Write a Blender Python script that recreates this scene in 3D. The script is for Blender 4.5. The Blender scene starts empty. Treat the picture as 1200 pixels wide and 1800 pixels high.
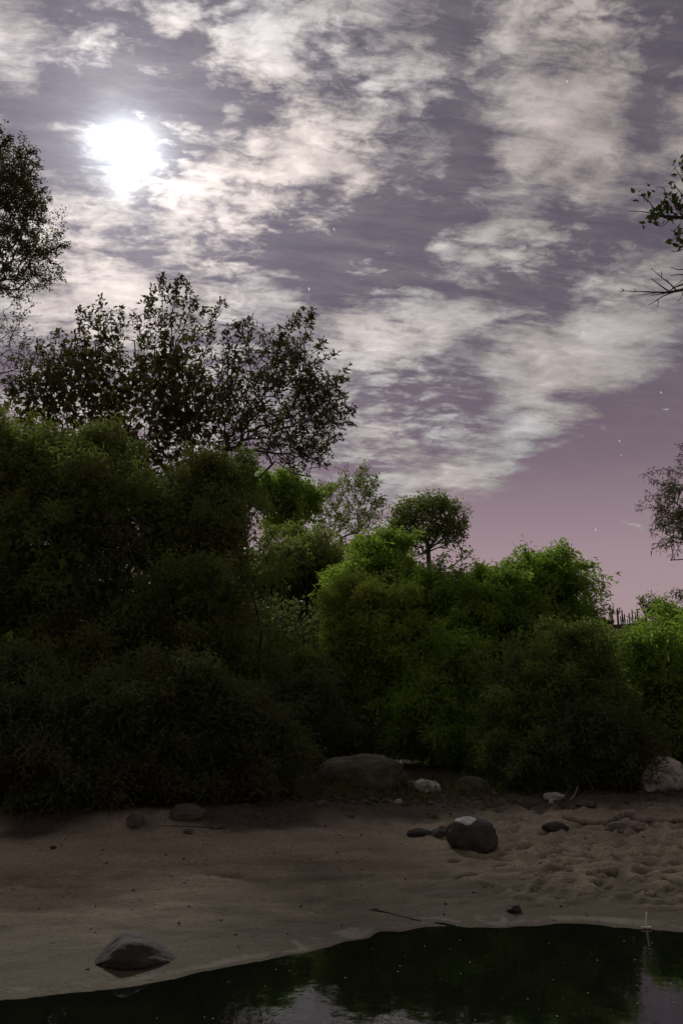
import bpy, math, random
import numpy as np
from mathutils import Vector, Matrix, noise as mnoise

# ------------------------------------------------------------------ camera
scene = bpy.context.scene
COL = scene.collection
PITCH = math.radians(13.3)
CAM_H = 1.5
FPX = 1400.0                     # focal length in photograph pixels (28 mm on a 36 mm tall frame)
cam_data = bpy.data.cameras.new('camera')
cam_data.sensor_fit = 'VERTICAL'
cam_data.sensor_height = 36.0
cam_data.sensor_width = 24.0
cam_data.lens = 28.0
cam_data.clip_start = 0.05
cam_data.clip_end = 6000
cam = bpy.data.objects.new('camera', cam_data)
cam.location = (0, 0, CAM_H)
cam.rotation_euler = (math.pi/2 + PITCH, 0, 0)
COL.objects.link(cam)
scene.camera = cam

def ray(px, py):
    """direction into the place for a spot of the photograph"""
    dx = (px-600.0)/FPX; dy = (900.0-py)/FPX
    v = Vector((dx, math.cos(PITCH)-dy*math.sin(PITCH), math.sin(PITCH)+dy*math.cos(PITCH)))
    return v.normalized()

def at(px, py, depth):
    d = ray(px, py)
    return Vector((0, 0, CAM_H)) + d*(depth/d.y)

# ------------------------------------------------------------------ sky, moon, exposure
MOON = ray(224, 258)
scene.view_settings.view_transform = 'Standard'
scene.view_settings.look = 'None'
scene.view_settings.exposure = 0.5
scene.view_settings.gamma = 1.0
scene.view_settings.use_curve_mapping = False

world = bpy.data.worlds.new("World")
scene.world = world
world.use_nodes = True

class NT:
    """terse node building"""
    def __init__(s, tree): s.t = tree; s.n = tree.nodes; s.l = tree.links
    def node(s, typ, **kw):
        nd = s.n.new(typ)
        for k, v in kw.items(): setattr(nd, k, v)
        return nd
    def put(s, sock, v):
        if v is None: return
        if isinstance(v, bpy.types.NodeSocket): s.l.new(v, sock)
        else: sock.default_value = v
    def math(s, op, a, b=None, c=None, clamp=False):
        nd = s.node('ShaderNodeMath', operation=op, use_clamp=clamp)
        s.put(nd.inputs[0], a); s.put(nd.inputs[1], b); s.put(nd.inputs[2], c)
        return nd.outputs[0]
    def vmath(s, op, a, b=None, c=None):
        nd = s.node('ShaderNodeVectorMath', operation=op)
        s.put(nd.inputs[0], a); s.put(nd.inputs[1], b)
        if op in ('MULTIPLY_ADD',): s.put(nd.inputs[2], c)
        if op == 'SCALE': s.put(nd.inputs['Scale'], c)
        return nd.outputs['Value'] if op in ('LENGTH', 'DOT_PRODUCT', 'DISTANCE') else nd.outputs[0]
    def noise(s, vec, scale, detail=4, rough=0.5, lac=2.0, dist=0.0, out='Fac'):
        nd = s.node('ShaderNodeTexNoise')
        s.put(nd.inputs['Vector'], vec)
        nd.inputs['Scale'].default_value = scale; nd.inputs['Detail'].default_value = detail
        nd.inputs['Roughness'].default_value = rough; nd.inputs['Lacunarity'].default_value = lac
        nd.inputs['Distortion'].default_value = dist
        return nd.outputs[out]
    def smooth(s, v, a, b, lo=0.0, hi=1.0):
        nd = s.node('ShaderNodeMapRange', interpolation_type='SMOOTHSTEP')
        s.put(nd.inputs[0], v)
        for i, q in enumerate((a, b, lo, hi)): nd.inputs[i+1].default_value = q
        return nd.outputs[0]
    def lin(s, v, a, b, lo=0.0, hi=1.0):
        nd = s.node('ShaderNodeMapRange')
        s.put(nd.inputs[0], v)
        for i, q in enumerate((a, b, lo, hi)): nd.inputs[i+1].default_value = q
        return nd.outputs[0]
    def mix(s, f, a, b, mode='MIX'):
        nd = s.node('ShaderNodeMix', data_type='RGBA', blend_type=mode)
        s.put(nd.inputs[0], f)
        for k, v in ((6, a), (7, b)):
            if isinstance(v, (tuple, list)) and len(v) == 3: v = (*v, 1)
            s.put(nd.inputs[k], v)
        return nd.outputs[2]

def build_sky():
    T = NT(world.node_tree)
    bg = world.node_tree.nodes['Background']
    tc = T.node('ShaderNodeTexCoord')
    P = T.vmath('NORMALIZE', tc.outputs['Generated'])
    sep = T.node('ShaderNodeSeparateXYZ'); T.put(sep.inputs[0], P)
    z = T.math('MAXIMUM', sep.outputs[2], 0.0)
    # a flat layer of cloud seen in perspective
    inv = T.math('DIVIDE', 1.0, T.math('ADD', z, 0.22))
    Q = T.vmath('SCALE', P, None, inv)
    # slightly stretched along the wind
    mp = T.node('ShaderNodeMapping', vector_type='POINT')
    T.put(mp.inputs[0], Q); mp.inputs['Rotation'].default_value = (0, 0, math.radians(-14)); mp.inputs['Scale'].default_value = (0.8, 1.25, 0.0)
    Qs = mp.outputs[0]
    w1 = T.noise(Qs, 2.2, 5, 0.55, out='Color')
    warp = T.vmath('SUBTRACT', w1, (0.5, 0.5, 0.5))
    w2 = T.noise(Qs, 9.0, 5, 0.6, out='Color')
    warp2 = T.vmath('SUBTRACT', w2, (0.5, 0.5, 0.5))
    Pw = T.vmath('MULTIPLY_ADD', warp, (0.16, 0.16, 0.16), P)
    Pw = T.vmath('MULTIPLY_ADD', warp2, (0.08, 0.08, 0.08), Pw)
    # broad banks and gaps of cloud: (x, y, half width, half height, turn, weight) as they stand in the photograph
    banks = SKY_BANKS
    def blob(vec, px, py, rx, ry, turn, soft=1.9):
        c = ray(px, py)
        right = Vector((0, 0, 1)).cross(c).normalized()*-1
        up = c.cross(right)*-1
        if up.z < 0: up = -up
        a = math.radians(turn)
        u = right*math.cos(a)+up*math.sin(a); v = c.cross(u)
        cosp = c.dot(ray(600, 900))
        k = cosp**1.5/FPX
        m = Matrix((u, v, c)).transposed()
        nd = T.node('ShaderNodeMapping', vector_type='TEXTURE')
        T.put(nd.inputs[0], vec)
        nd.inputs['Location'].default_value = c
        nd.inputs['Rotation'].default_value = m.to_euler('XYZ')
        nd.inputs['Scale'].default_value = (rx*k*soft, ry*k*soft, 0.5)
        g = T.node('ShaderNodeTexGradient', gradient_type='QUADRATIC_SPHERE')
        T.put(g.inputs[0], nd.outputs[0])
        return g.outputs['Fac']
    dens = T.math('ADD', 0.60, 0.0)
    for (px, py, rx, ry, turn, wgt) in banks:
        dens = T.math('MULTIPLY_ADD', blob(Pw, px, py, rx, ry, turn), wgt*(.72 if -1 < wgt < 0 else 1), dens)
    mpn = T.node('ShaderNodeVectorMath', operation='MULTIPLY_ADD')
    T.put(mpn.inputs[0], warp2); mpn.inputs[1].default_value = (0.05, 0.05, 0.0); T.put(mpn.inputs[2], Qs)
    f1 = T.noise(mpn.outputs[0], 4.6, 9, 0.62, dist=0.12)
    f2 = T.noise(mpn.outputs[0], 15.0, 8, 0.66, dist=0.1)
    mq = T.node('ShaderNodeMapping'); T.put(mq.inputs[0], mpn.outputs[0]); mq.inputs['Rotation'].default_value = (0, 0, math.radians(24)); mq.inputs['Scale'].default_value = (1.0, 3.4, 1.0)
    f4 = T.noise(mq.outputs[0], 7.0, 8, 0.70, dist=0.25)
    d = T.math('MULTIPLY_ADD', T.math('SUBTRACT', f1, 0.5), 1.75, dens)
    d = T.math('MULTIPLY_ADD', T.math('SUBTRACT', f2, 0.5), 1.15, d)
    d = T.math('MULTIPLY_ADD', T.math('SUBTRACT', f4, 0.5), 0.95, d)
    # round puffs where the layer breaks up
    p1 = T.math('ABSOLUTE', T.math('MULTIPLY_ADD', T.noise(mpn.outputs[0], 11.0, 4, 0.55), 2.0, -1.0))
    p2 = T.math('ABSOLUTE', T.math('MULTIPLY_ADD', T.noise(mpn.outputs[0], 27.0, 4, 0.6), 2.0, -1.0))
    puff = T.math('MULTIPLY_ADD', p2, 0.7, p1)
    pm = T.smooth(T.noise(Q, 1.9, 2, 0.5), 0.42, 0.60)
    d = T.math('MULTIPLY_ADD', T.math('MULTIPLY', T.math('SUBTRACT', puff, 0.30), pm), 1.25, d)
    veil = T.math('MULTIPLY', T.smooth(T.math('MULTIPLY_ADD', f4, 0.6, T.math('MULTIPLY', f1, 0.4)), 0.36, 0.68), T.smooth(z, 0.16, 0.42))
    cloud = T.math('MAXIMUM', T.smooth(d, 0.22, 0.90), T.math('MULTIPLY', veil, 0.24))
    thick = T.smooth(d, 0.55, 1.5)
    # clear night sky, paler and pinker towards the horizon
    ramp = T.node('ShaderNodeValToRGB'); T.put(ramp.inputs[0], z)
    cr = ramp.color_ramp
    cr.elements[0].position = 0.06; cr.elements[0].color = (0.375, 0.275, 0.295, 1)
    cr.elements[1].position = 0.75; cr.elements[1].color = (0.083, 0.073, 0.098, 1)
    e = cr.elements.new(0.17); e.color = (0.320, 0.232, 0.262, 1)
    e = cr.elements.new(0.30); e.color = (0.155, 0.115, 0.150, 1)
    e = cr.elements.new(0.45); e.color = (0.100, 0.083, 0.112, 1)
    # distance from the moon
    mv = tuple(MOON)
    ang = T.vmath('DISTANCE', P, mv)
    angw = T.vmath('DISTANCE', Pw, mv)
    def fall(v, k): return T.math('EXPONENT', T.math('MULTIPLY', v, -1.0/k))
    near = fall(ang, 0.20)
    wide = fall(ang, 0.60)
    # cloud brightness
    cb = T.math('MULTIPLY_ADD', near, 0.28, T.math('MULTIPLY_ADD', wide, 0.46, 0.122))
    shade = T.math('MULTIPLY_ADD', thick, 0.42, 0.70)
    f3 = T.noise(mpn.outputs[0], 9.0, 8, 0.68, dist=0.15)
    shade = T.math('MULTIPLY', shade, T.math('MULTIPLY_ADD', f3, 1.5, 0.27))
    cb = T.math('MULTIPLY', cb, shade)
    hue = T.mix(T.smooth(T.noise(Q, 1.6, 3, 0.5), 0.40, 0.62), (1.0, 0.955, 0.965), (1.06, 0.93, 0.885))
    ccol = T.vmath('SCALE', hue, None, cb)
    skyc = T.vmath('SCALE', ramp.outputs[0], None, T.math('MULTIPLY_ADD', near, 1.0, 0.76))
    # the sky behind is darker away from the moon
    col = T.mix(cloud, skyc, ccol)
    # glare of the moon through the cloud
    core = T.math('EXPONENT', T.math('MULTIPLY', T.math('POWER', T.math('DIVIDE', T.math('MULTIPLY_ADD', angw, 0.35, T.math('MULTIPLY', ang, 0.65)), 0.034), 2.0), -1.0))
    glow = T.math('MULTIPLY_ADD', T.math('MULTIPLY', core, T.math('MULTIPLY_ADD', cloud, 1.0, 0.25)), 3.2, T.math('MULTIPLY', T.math('MULTIPLY', fall(ang, 0.075), T.math('MULTIPLY_ADD', f3, 0.8, 0.5)), 0.26))
    gcol = T.vmath('SCALE', (0.90, 0.97, 1.0), None, glow)
    col = T.vmath('ADD', col, gcol)
    # a few stars, short trails from the long exposure
    st = T.math('ADD', 0.0, 0.0)
    for (px, py, s, b) in [(973, 967, 2.6, 1.3), (1046, 931, 1.8, .5), (587, 403, 2.0, .7), (543, 508, 2.2, .9), (996, 143, 1.9, .6),
                           (1161, 690, 2.0, .6), (1088, 775, 1.8, .5), (1091, 801, 1.6, .4), (1025, 584, 1.7, .5), (645, 85, 1.5, .4),
                           (787, 93, 1.5, .35), (612, 170, 1.5, .35), (125, 371, 1.6, .4), (945, 548, 1.5, .4), (1116, 432, 1.5, .35), (886, 467, 1.5, .35)]:
        st = T.math('MULTIPLY_ADD', blob(P, px, py, s*0.7, s*1.6, 25, 1.3), b*0.8, st)
    col = T.vmath('ADD', col, T.vmath('SCALE', (1.0, 1.0, 1.05), None, st))
    T.put(bg.inputs[0], col)
    bg.inputs[1].default_value = 1.0

SKY_BANKS = [
    # gaps
    (130, 120, 170, 60, 10, -0.85), (330, 150, 120, 50, -25, -0.6), (60, 160, 90, 50, 0, -0.4),
    (790, 60, 70, 110, 0, -0.6), (800, 230, 110, 60, 0, -0.45), (690, 400, 110, 75, -20, -0.85), (830, 330, 110, 60, 0, -0.6), (960, 330, 60, 70, 0, -0.4),
    (1150, 230, 60, 90, 0, -0.75), (1180, 60, 50, 60, 0, -0.6), (580, 450, 90, 40, 10, -0.6), (700, 520, 200, 30, -6, -0.7),
    (950, 530, 80, 30, 0, -0.6), (240, 440, 90, 30, -25, -0.55), (110, 300, 60, 60, 0, -0.35), (270, 340, 40, 25, -30, -0.45),
    (460, 300, 60, 30, 40, -0.45), (870, 620, 120, 22, 20, -0.45), (700, 740, 100, 30, 0, -0.35), (1080, 470, 90, 50, 0, -0.35),
    (1180, 800, 260, 115, 20, -1.5), (1050, 960, 330, 110, 8, -1.6), (800, 980, 260, 70, 5, -0.9), (1190, 690, 110, 60, 35, -0.9), (600, 980, 300, 60, 0, -.5),
    (330, 250, 40, 20, -20, -0.3),
    # banks
    (290, 30, 60, 30, 15, 0.7), (140, 45, 50, 25, 0, 0.35), (30, 110, 60, 50, 0, 0.55), (150, 110, 25, 20, 0, 0.4),
    (480, 120, 160, 120, -20, 0.45), (450, 300, 140, 60, 25, 0.5), (330, 320, 60, 40, 0, -0.35), (300, 400, 200, 50, 0, 0.35), (560, 300, 110, 50, 20, 0.40),
    (200, 520, 220, 45, 0, 0.45), (640, 600, 170, 60, -4, 0.75), (720, 190, 70, 70, 40, 0.40), (1000, 130, 130, 130, -25, 0.45),
    (930, 300, 70, 60, 40, 0.30), (1030, 270, 60, 60, 0, .30), (820, 450, 170, 28, -8, 0.40), (1060, 590, 150, 55, 28, 0.75), (930, 740, 90, 26, 4, 0.7), (700, 760, 190, 35, -4, 0.45),
    (1098, 911, 34, 14, 8, 2.6), (965, 966, 26, 9, 0, 2.0), (1150, 744, 30, 9, 0, 1.7), (760, 850, 110, 26, 12, 0.5), (900, 790, 130, 24, 22, .4), (620, 340, 50, 20, 20, .5),
]
build_sky()

# moonlight, softened by the thin cloud in front of the moon
sun_d = bpy.data.lights.new('moonlight', 'SUN')
sun_d.energy = 1.45
sun_d.angle = math.radians(4.0)
sun_d.color = (1.0, 0.96, 0.90)
sun = bpy.data.objects.new('moonlight', sun_d)
sun.rotation_euler = (-MOON).to_track_quat('-Z', 'Y').to_euler()
sun.location = (0, 0, 60)
COL.objects.link(sun)

# ------------------------------------------------------------------ helpers
rng = np.random.default_rng(7)
random.seed(7)

def tag(o, label=None, cat=None, group=None, kind=None):
    if label: o['label'] = label
    if cat: o['category'] = cat
    if group: o['group'] = group
    if kind: o['kind'] = kind
    return o

def link(name, me, mat=None, parent=None, loc=None):
    o = bpy.data.objects.new(name, me)
    if mat is not None and len(me.materials) == 0: me.materials.append(mat)
    COL.objects.link(o)
    if parent is not None: o.parent = parent
    if loc is not None: o.location = loc
    return o

def empty(name, loc):
    o = bpy.data.objects.new(name, None)
    o.empty_display_size = 0.2
    o.location = loc
    COL.objects.link(o)
    return o

def np_mesh(name, verts, faces, smooth=False):
    """verts (N,3), faces (M,k) all of one size k"""
    verts = np.asarray(verts, dtype=np.float32); faces = np.asarray(faces, dtype=np.int32)
    me = bpy.data.meshes.new(name)
    k = faces.shape[1]; m = faces.shape[0]
    me.vertices.add(len(verts)); me.vertices.foreach_set('co', verts.ravel())
    me.loops.add(m*k); me.loops.foreach_set('vertex_index', faces.ravel())
    me.polygons.add(m); me.polygons.foreach_set('loop_start', np.arange(0, m*k, k, dtype=np.int32))
    me.polygons.foreach_set('use_smooth', np.full(m, smooth))
    me.update(calc_edges=True)
    return me

# ------------------------------------------------------------------ materials
def material(name):
    m = bpy.data.materials.new(name); m.use_nodes = True
    T = NT(m.node_tree)
    b = m.node_tree.nodes['Principled BSDF']
    return m, T, b

def mat_leaf(name, c1, c2, c3, trans=0.35):
    m, T, b = material(name)
    geo = T.node('ShaderNodeNewGeometry')
    r = geo.outputs['Random Per Island']
    tc = T.node('ShaderNodeTexCoord')
    big = T.noise(tc.outputs['Object'], 0.9, 3, 0.5)
    col = T.mix(r, c1, c2)
    col = T.mix(T.smooth(big, 0.42, 0.62), col, c3)
    T.put(b.inputs['Base Color'], col)
    b.inputs['Roughness'].default_value = 0.6
    b.inputs['Specular IOR Level'].default_value = 0.25
    tr = T.node('ShaderNodeBsdfTranslucent'); T.put(tr.inputs[0], T.mix(0.5, col, (c2[0]*1.2, c2[1]*1.4, c2[2]*.8)))
    mx = T.node('ShaderNodeMixShader'); mx.inputs[0].default_value = trans
    out = m.node_tree.nodes['Material Output']
    T.l.new(b.outputs[0], mx.inputs[1]); T.l.new(tr.outputs[0], mx.inputs[2]); T.l.new(mx.outputs[0], out.inputs[0])
    return m

M = {}
M['leaf_dark'] = mat_leaf('leaf_dark_green', (.130, .190, .045), (.185, .230, .055), (.165, .160, .055), .5)
M['leaf_shaded'] = mat_leaf('leaf_shadowy_green', (.085, .115, .040), (.120, .135, .050), (.100, .095, .042), .5)  # green darkened to paint in the shade low and deep in the thicket
M['leaf_green'] = mat_leaf('leaf_mid_green', (.200, .310, .050), (.280, .370, .060), (.140, .240, .040), .5)
M['leaf_lime'] = mat_leaf('leaf_yellow_green', (.270, .350, .060), (.350, .390, .075), (.200, .300, .050), .5)
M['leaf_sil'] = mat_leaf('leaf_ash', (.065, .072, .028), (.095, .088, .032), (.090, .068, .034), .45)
M['leaf_brown'] = mat_leaf('leaf_brownish', (.085, .070, .030), (.110, .080, .040), (.070, .065, .025), .3)
M['leaf_near'] = mat_leaf('leaf_glossy_branch', (.040, .062, .016), (.060, .080, .020), (.035, .050, .014), .3)  # even dark green of the near branch leaves

def mat_bark(name, c1, c2, scale=14):
    m, T, b = material(name)
    tc = T.node('ShaderNodeTexCoord')
    mp = T.node('ShaderNodeMapping'); T.put(mp.inputs[0], tc.outputs['Object']); mp.inputs['Scale'].default_value = (1, 1, .3)
    n = T.noise(mp.outputs[0], scale, 6, .65)
    T.put(b.inputs['Base Color'], T.mix(T.smooth(n, .35, .65), c1, c2))
    b.inputs['Roughness'].default_value = .9
    bp = T.node('ShaderNodeBump'); bp.inputs['Strength'].default_value = .6; bp.inputs['Distance'].default_value = .02
    T.put(bp.inputs['Height'], n); T.l.new(bp.outputs[0], b.inputs['Normal'])
    return m
M['bark'] = mat_bark('bark_dark', (.06, .048, .038), (.11, .09, .072))
M['driftwood'] = mat_bark('driftwood_grey', (.16, .125, .09), (.33, .28, .21), 22)
M['pale_wood'] = mat_bark('bleached_wood', (.60, .57, .52), (.75, .72, .66), 30)
M['cactus'] = mat_bark('cactus_skin', (.022, .030, .022), (.035, .045, .030), 6)

def mat_rock(name, c1, c2, c3, cap=None, scale=5.0):
    m, T, b = material(name)
    tc = T.node('ShaderNodeTexCoord')
    n1 = T.noise(tc.outputs['Object'], scale, 8, .62, dist=.6)
    n2 = T.noise(tc.outputs['Object'], scale*9, 5, .7)
    col = T.mix(T.smooth(n1, .36, .64), c1, c2)
    col = T.mix(T.smooth(n2, .52, .70), col, c3)
    if cap:      # moonlight on the stone's upper left, painted in as pale colour
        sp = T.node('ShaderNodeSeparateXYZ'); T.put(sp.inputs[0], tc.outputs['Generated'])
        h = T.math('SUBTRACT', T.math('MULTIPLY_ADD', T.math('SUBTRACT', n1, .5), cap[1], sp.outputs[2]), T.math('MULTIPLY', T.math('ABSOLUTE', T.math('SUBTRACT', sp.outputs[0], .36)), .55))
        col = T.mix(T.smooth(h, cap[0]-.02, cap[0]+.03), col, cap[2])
    T.put(b.inputs['Base Color'], col); b.inputs['Roughness'].default_value = .88
    bp = T.node('ShaderNodeBump'); bp.inputs['Strength'].default_value = .7; bp.inputs['Distance'].default_value = .03
    T.put(bp.inputs['Height'], T.math('MULTIPLY_ADD', n2, .4, n1)); T.l.new(bp.outputs[0], b.inputs['Normal'])
    return m
M['rock_dark'] = mat_rock('rock_dark', (.030, .026, .021), (.044, .038, .030), (.058, .051, .040))
M['rock_brown'] = mat_rock('rock_brown', (.075, .062, .046), (.12, .098, .076), (.055, .045, .035))
M['rock_pale'] = mat_rock('rock_pale', (.24, .22, .18), (.56, .53, .46), (.15, .13, .105), scale=7)
M['rock_tan'] = mat_rock('rock_tan', (.17, .14, .10), (.30, .26, .20), (.11, .09, .07), scale=6)
M['rock_moss'] = mat_rock('rock_mossy', (.065, .068, .034), (.115, .100, .068), (.05, .055, .025), scale=5)
M['rock_moontop'] = mat_rock('rock_moonlit_top', (.040, .038, .030), (.065, .058, .046), (.090, .080, .065), cap=(.80, .14, (.50, .50, .45)))

# ------------------------------------------------------------------ terrain
SHORE_PX = [(-900, 1860), (-300, 1800), (0, 1762), (110, 1745), (210, 1736), (310, 1720), (420, 1694), (520, 1674), (600, 1656), (680, 1638),
            (760, 1629), (900, 1626), (1050, 1629), (1200, 1638), (1400, 1655), (2000, 1740)]
_sx, _sy = [], []
for px, py in SHORE_PX:
    d = ray(px, py); t = -CAM_H/d.z
    _sx.append(d.x*t); _sy.append(d.y*t)
_o = np.argsort(_sx); _sx = np.array(_sx)[_o]; _sy = np.array(_sy)[_o]

def vnoise(x, y, s, seed=0):
    """smooth value noise, vectorised"""
    x = np.asarray(x, float)*s+seed*17.3; y = np.asarray(y, float)*s+seed*5.7
    xi = np.floor(x).astype(np.int64); yi = np.floor(y).astype(np.int64); fx = x-xi; fy = y-yi
    fx = fx*fx*(3-2*fx); fy = fy*fy*(3-2*fy)
    def h(a, b):
        v = np.sin(a*127.1+b*311.7+seed*74.7)*43758.5453
        return v-np.floor(v)
    return (h(xi, yi)*(1-fx)+h(xi+1, yi)*fx)*(1-fy)+(h(xi, yi+1)*(1-fx)+h(xi+1, yi+1)*fx)*fy
def fbm(x, y, s, o=4, seed=0):
    r = 0; a = .5
    for i in range(o): r = r+a*(vnoise(x, y, s*2**i, seed+i)-.5); a *= .5
    return r*2
def sstep(v, a, b):
    t = np.clip((v-a)/(b-a), 0, 1); return t*t*(3-2*t)

def terrain_base(x, y):
    x = np.asarray(x, float); y = np.asarray(y, float)
    ys = np.interp(x, _sx, _sy)
    d = y-ys+fbm(x, y, .8, 3, 3)*.09+fbm(x, y, 3.0, 3, 31)*.10
    up = np.where(d > 0, .040*np.minimum(d, 6)+.02*np.clip(d-3, 0, 40), .13*np.maximum(d, -5))
    wet = sstep(d, .0, .35)
    z = up+wet*(.020*fbm(x, y, .55, 3, 9)+.012*fbm(x, y, 2.6, 3, 12))
    # low cut bank where the sand ends under the bushes
    yb = 8.75+.5*fbm(x, y*0, .35, 3, 21)+np.clip(x+2.0, 0, 4.5)*.34
    z = z+.16*sstep(y, yb-.15, yb+.35)*(1-.6*sstep(x, -.5, 1.0))+.10*fbm(x, y, .5, 3, 14)*sstep(y, yb, yb+2)
    z = z+.6*sstep(y, 18, 60)
    return z

# footprints and scuffs in the sand
_prints = []
_r2 = np.random.default_rng(21)
for i in range(1000):
    a = _r2.uniform(0, 1)
    x = _r2.uniform(.9, 6.0); y = _r2.uniform(5.9, 10.6)
    if _r2.uniform() > (x-.7)/1.6 or y < float(np.interp(x, _sx, _sy))+.55: continue
    _prints.append((x, y, _r2.uniform(.03, .075), _r2.uniform(.06, .14), _r2.uniform(.3, 2.6), _r2.uniform(.018, .050)))
for i in range(150):
    _prints.append((_r2.uniform(-6, 1.2), _r2.uniform(5.4, 10.2), _r2.uniform(.07, .13), _r2.uniform(.12, .25), _r2.uniform(-1.5, 1.5), _r2.uniform(.004, .013)))

BX0, BX1, BY0, BY1, BSTEP = -8.6, 8.6, 2.2, 15.8, .034
bx = np.arange(BX0, BX1, BSTEP); by = np.arange(BY0, BY1, BSTEP)
GX, GY = np.meshgrid(bx, by)
GZ = terrain_base(GX, GY)
_m = sstep(GX+.5*fbm(GX, GY, .8, 2, 71), .6, 2.0)*sstep(GY, np.interp(GX, _sx, _sy)+.15, np.interp(GX, _sx, _sy)+.7)
GZ += _m*(.036*fbm(GX, GY*1.5, 6.0, 4, 72))+.020*fbm(GX*.8, GY*1.9, 3.2, 5, 73)*sstep(GY, np.interp(GX, _sx, _sy)+.1, np.interp(GX, _sx, _sy)+.5)
for (x, y, a, b, th, dep) in _prints:
    R = b*2.4
    i0, i1 = np.searchsorted(bx, [x-R, x+R]); j0, j1 = np.searchsorted(by, [y-R, y+R])
    if i1 <= i0 or j1 <= j0: continue
    X = GX[j0:j1, i0:i1]-x; Y = GY[j0:j1, i0:i1]-y
    u = X*math.cos(th)+Y*math.sin(th); v = -X*math.sin(th)+Y*math.cos(th)
    q = (u/a)**2+(v/b)**2
    GZ[j0:j1, i0:i1] += dep*(-np.exp(-q)+.42*np.exp(-(np.sqrt(q)-1.55)**2/.16))
# two shallow scoops in the left half of the beach, drag marks
def surface(x, y):
    x = float(x); y = float(y)
    if BX0+.1 < x < BX1-.1 and BY0+.1 < y < BY1-.1:
        return float(GZ[int(round((y-BY0)/BSTEP)), int(round((x-BX0)/BSTEP))])
    return float(terrain_base(x, y))
def ground(px, py):
    """where the line of sight through a photograph spot meets the ground"""
    d = ray(px, py); o = Vector((0, 0, CAM_H)); t = 2.0
    while t < 80:
        p = o+d*t
        if p.z <= float(terrain_base(p.x, p.y)): break
        t += .02
    p.z = surface(p.x, p.y)
    return p

for (px, py, a, b, dep, th) in [(402, 1536, .09, .23, .055, 1.1), (568, 1541, .06, .22, .028, 1.5), (700, 1598, .05, .3, .010, 1.2), (460, 1640, .10, .2, .012, 1.4), (780, 1578, .06, .25, .015, 1.4)]:
    p = ground(px, py)
    X = GX-p.x; Y = GY-p.y
    u = X*math.cos(th)+Y*math.sin(th); v = -X*math.sin(th)+Y*math.cos(th)
    GZ -= dep*np.exp(-(u/a)**2-(v/b)**2)
_d = GY-np.interp(GX, _sx, _sy)
GZ = np.maximum(GZ, np.where(_d > .1, .016*sstep(_d, .1, .4), -9))
ny, nx = GX.shape
idx = np.arange(nx*ny).reshape(ny, nx)
F = np.stack([idx[:-1, :-1], idx[:-1, 1:], idx[1:, 1:], idx[1:, :-1]], -1).reshape(-1, 4)
sand_me = np_mesh('sand_beach', np.stack([GX, GY, GZ], -1).reshape(-1, 3), F, True)
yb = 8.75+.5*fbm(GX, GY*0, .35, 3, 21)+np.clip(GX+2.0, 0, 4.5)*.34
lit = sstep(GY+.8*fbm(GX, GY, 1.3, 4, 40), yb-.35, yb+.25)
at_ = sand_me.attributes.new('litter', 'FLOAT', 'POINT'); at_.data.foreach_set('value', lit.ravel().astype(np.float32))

def mat_sand():
    m, T, b = material('sand')
    geo = T.node('ShaderNodeNewGeometry'); pos = geo.outputs['Position']
    sp = T.node('ShaderNodeSeparateXYZ'); T.put(sp.inputs[0], pos)
    mp = T.node('ShaderNodeMapping'); T.put(mp.inputs[0], pos); mp.inputs['Scale'].default_value = (.7, 1.5, 1)
    n1 = T.noise(mp.outputs[0], 1.7, 7, .6, dist=.5)
    n2 = T.noise(pos, 26, 6, .7)
    n3 = T.noise(pos, 75, 4, .85)
    col = T.mix(T.smooth(n1, .33, .68), (.275, .222, .148), (.390, .318, .220))
    col = T.mix(T.smooth(n2, .42, .75), col, (.165, .138, .095))
    col = T.mix(T.math('MULTIPLY', T.smooth(n3, .52, .62), .65), col, (.42, .36, .27))
    col = T.mix(T.math('MULTIPLY', T.smooth(n3, .47, .36), .75), col, (.09, .075, .048))
    # pebbly grains and leaf bits
    vo = T.node('ShaderNodeTexVoronoi'); T.put(vo.inputs['Vector'], pos); vo.inputs['Scale'].default_value = 9
    bit = T.math('LESS_THAN', vo.outputs['Distance'], .10)
    col = T.mix(T.math('MULTIPLY', bit, .7), col, (.07, .058, .04))
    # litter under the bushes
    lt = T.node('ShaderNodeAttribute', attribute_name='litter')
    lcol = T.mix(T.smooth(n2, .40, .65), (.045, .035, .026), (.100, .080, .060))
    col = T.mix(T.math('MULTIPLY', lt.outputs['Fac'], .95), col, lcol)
    # damp sand by the water
    hz = T.math('MULTIPLY_ADD', T.math('SUBTRACT', n1, .5), .05, sp.outputs[2])
    damp = T.smooth(hz, .010, .130, 1, 0)
    col = T.mix(T.math('MULTIPLY', damp, .85), col, (.050, .040, .028))
    # crust of pale scum drawn along the water's edge
    line = T.math('MULTIPLY', T.smooth(sp.outputs[2], .002, .005), T.smooth(sp.outputs[2], .006, .010, 1, 0))
    line = T.math('MULTIPLY', line, T.smooth(T.noise(pos, 3.0, 5, .7), .42, .60))
    col = T.mix(T.math('MULTIPLY', line, .30), col, (.34, .31, .27))
    T.put(b.inputs['Base Color'], col)
    T.put(b.inputs['Roughness'], T.lin(damp, 0, 1, .95, .80))
    b.inputs['Specular IOR Level'].default_value = .12
    hgt = T.math('MULTIPLY_ADD', n3, .12, T.math('MULTIPLY_ADD', n2, .5, n1))
    bp = T.node('ShaderNodeBump'); bp.inputs['Strength'].default_value = .85; bp.inputs['Distance'].default_value = .035
    T.put(bp.inputs['Height'], hgt); T.l.new(bp.outputs[0], b.inputs['Normal'])
    return m
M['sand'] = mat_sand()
beach = link('sandy_ground', sand_me, M['sand']); tag(beach, kind='structure')

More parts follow.
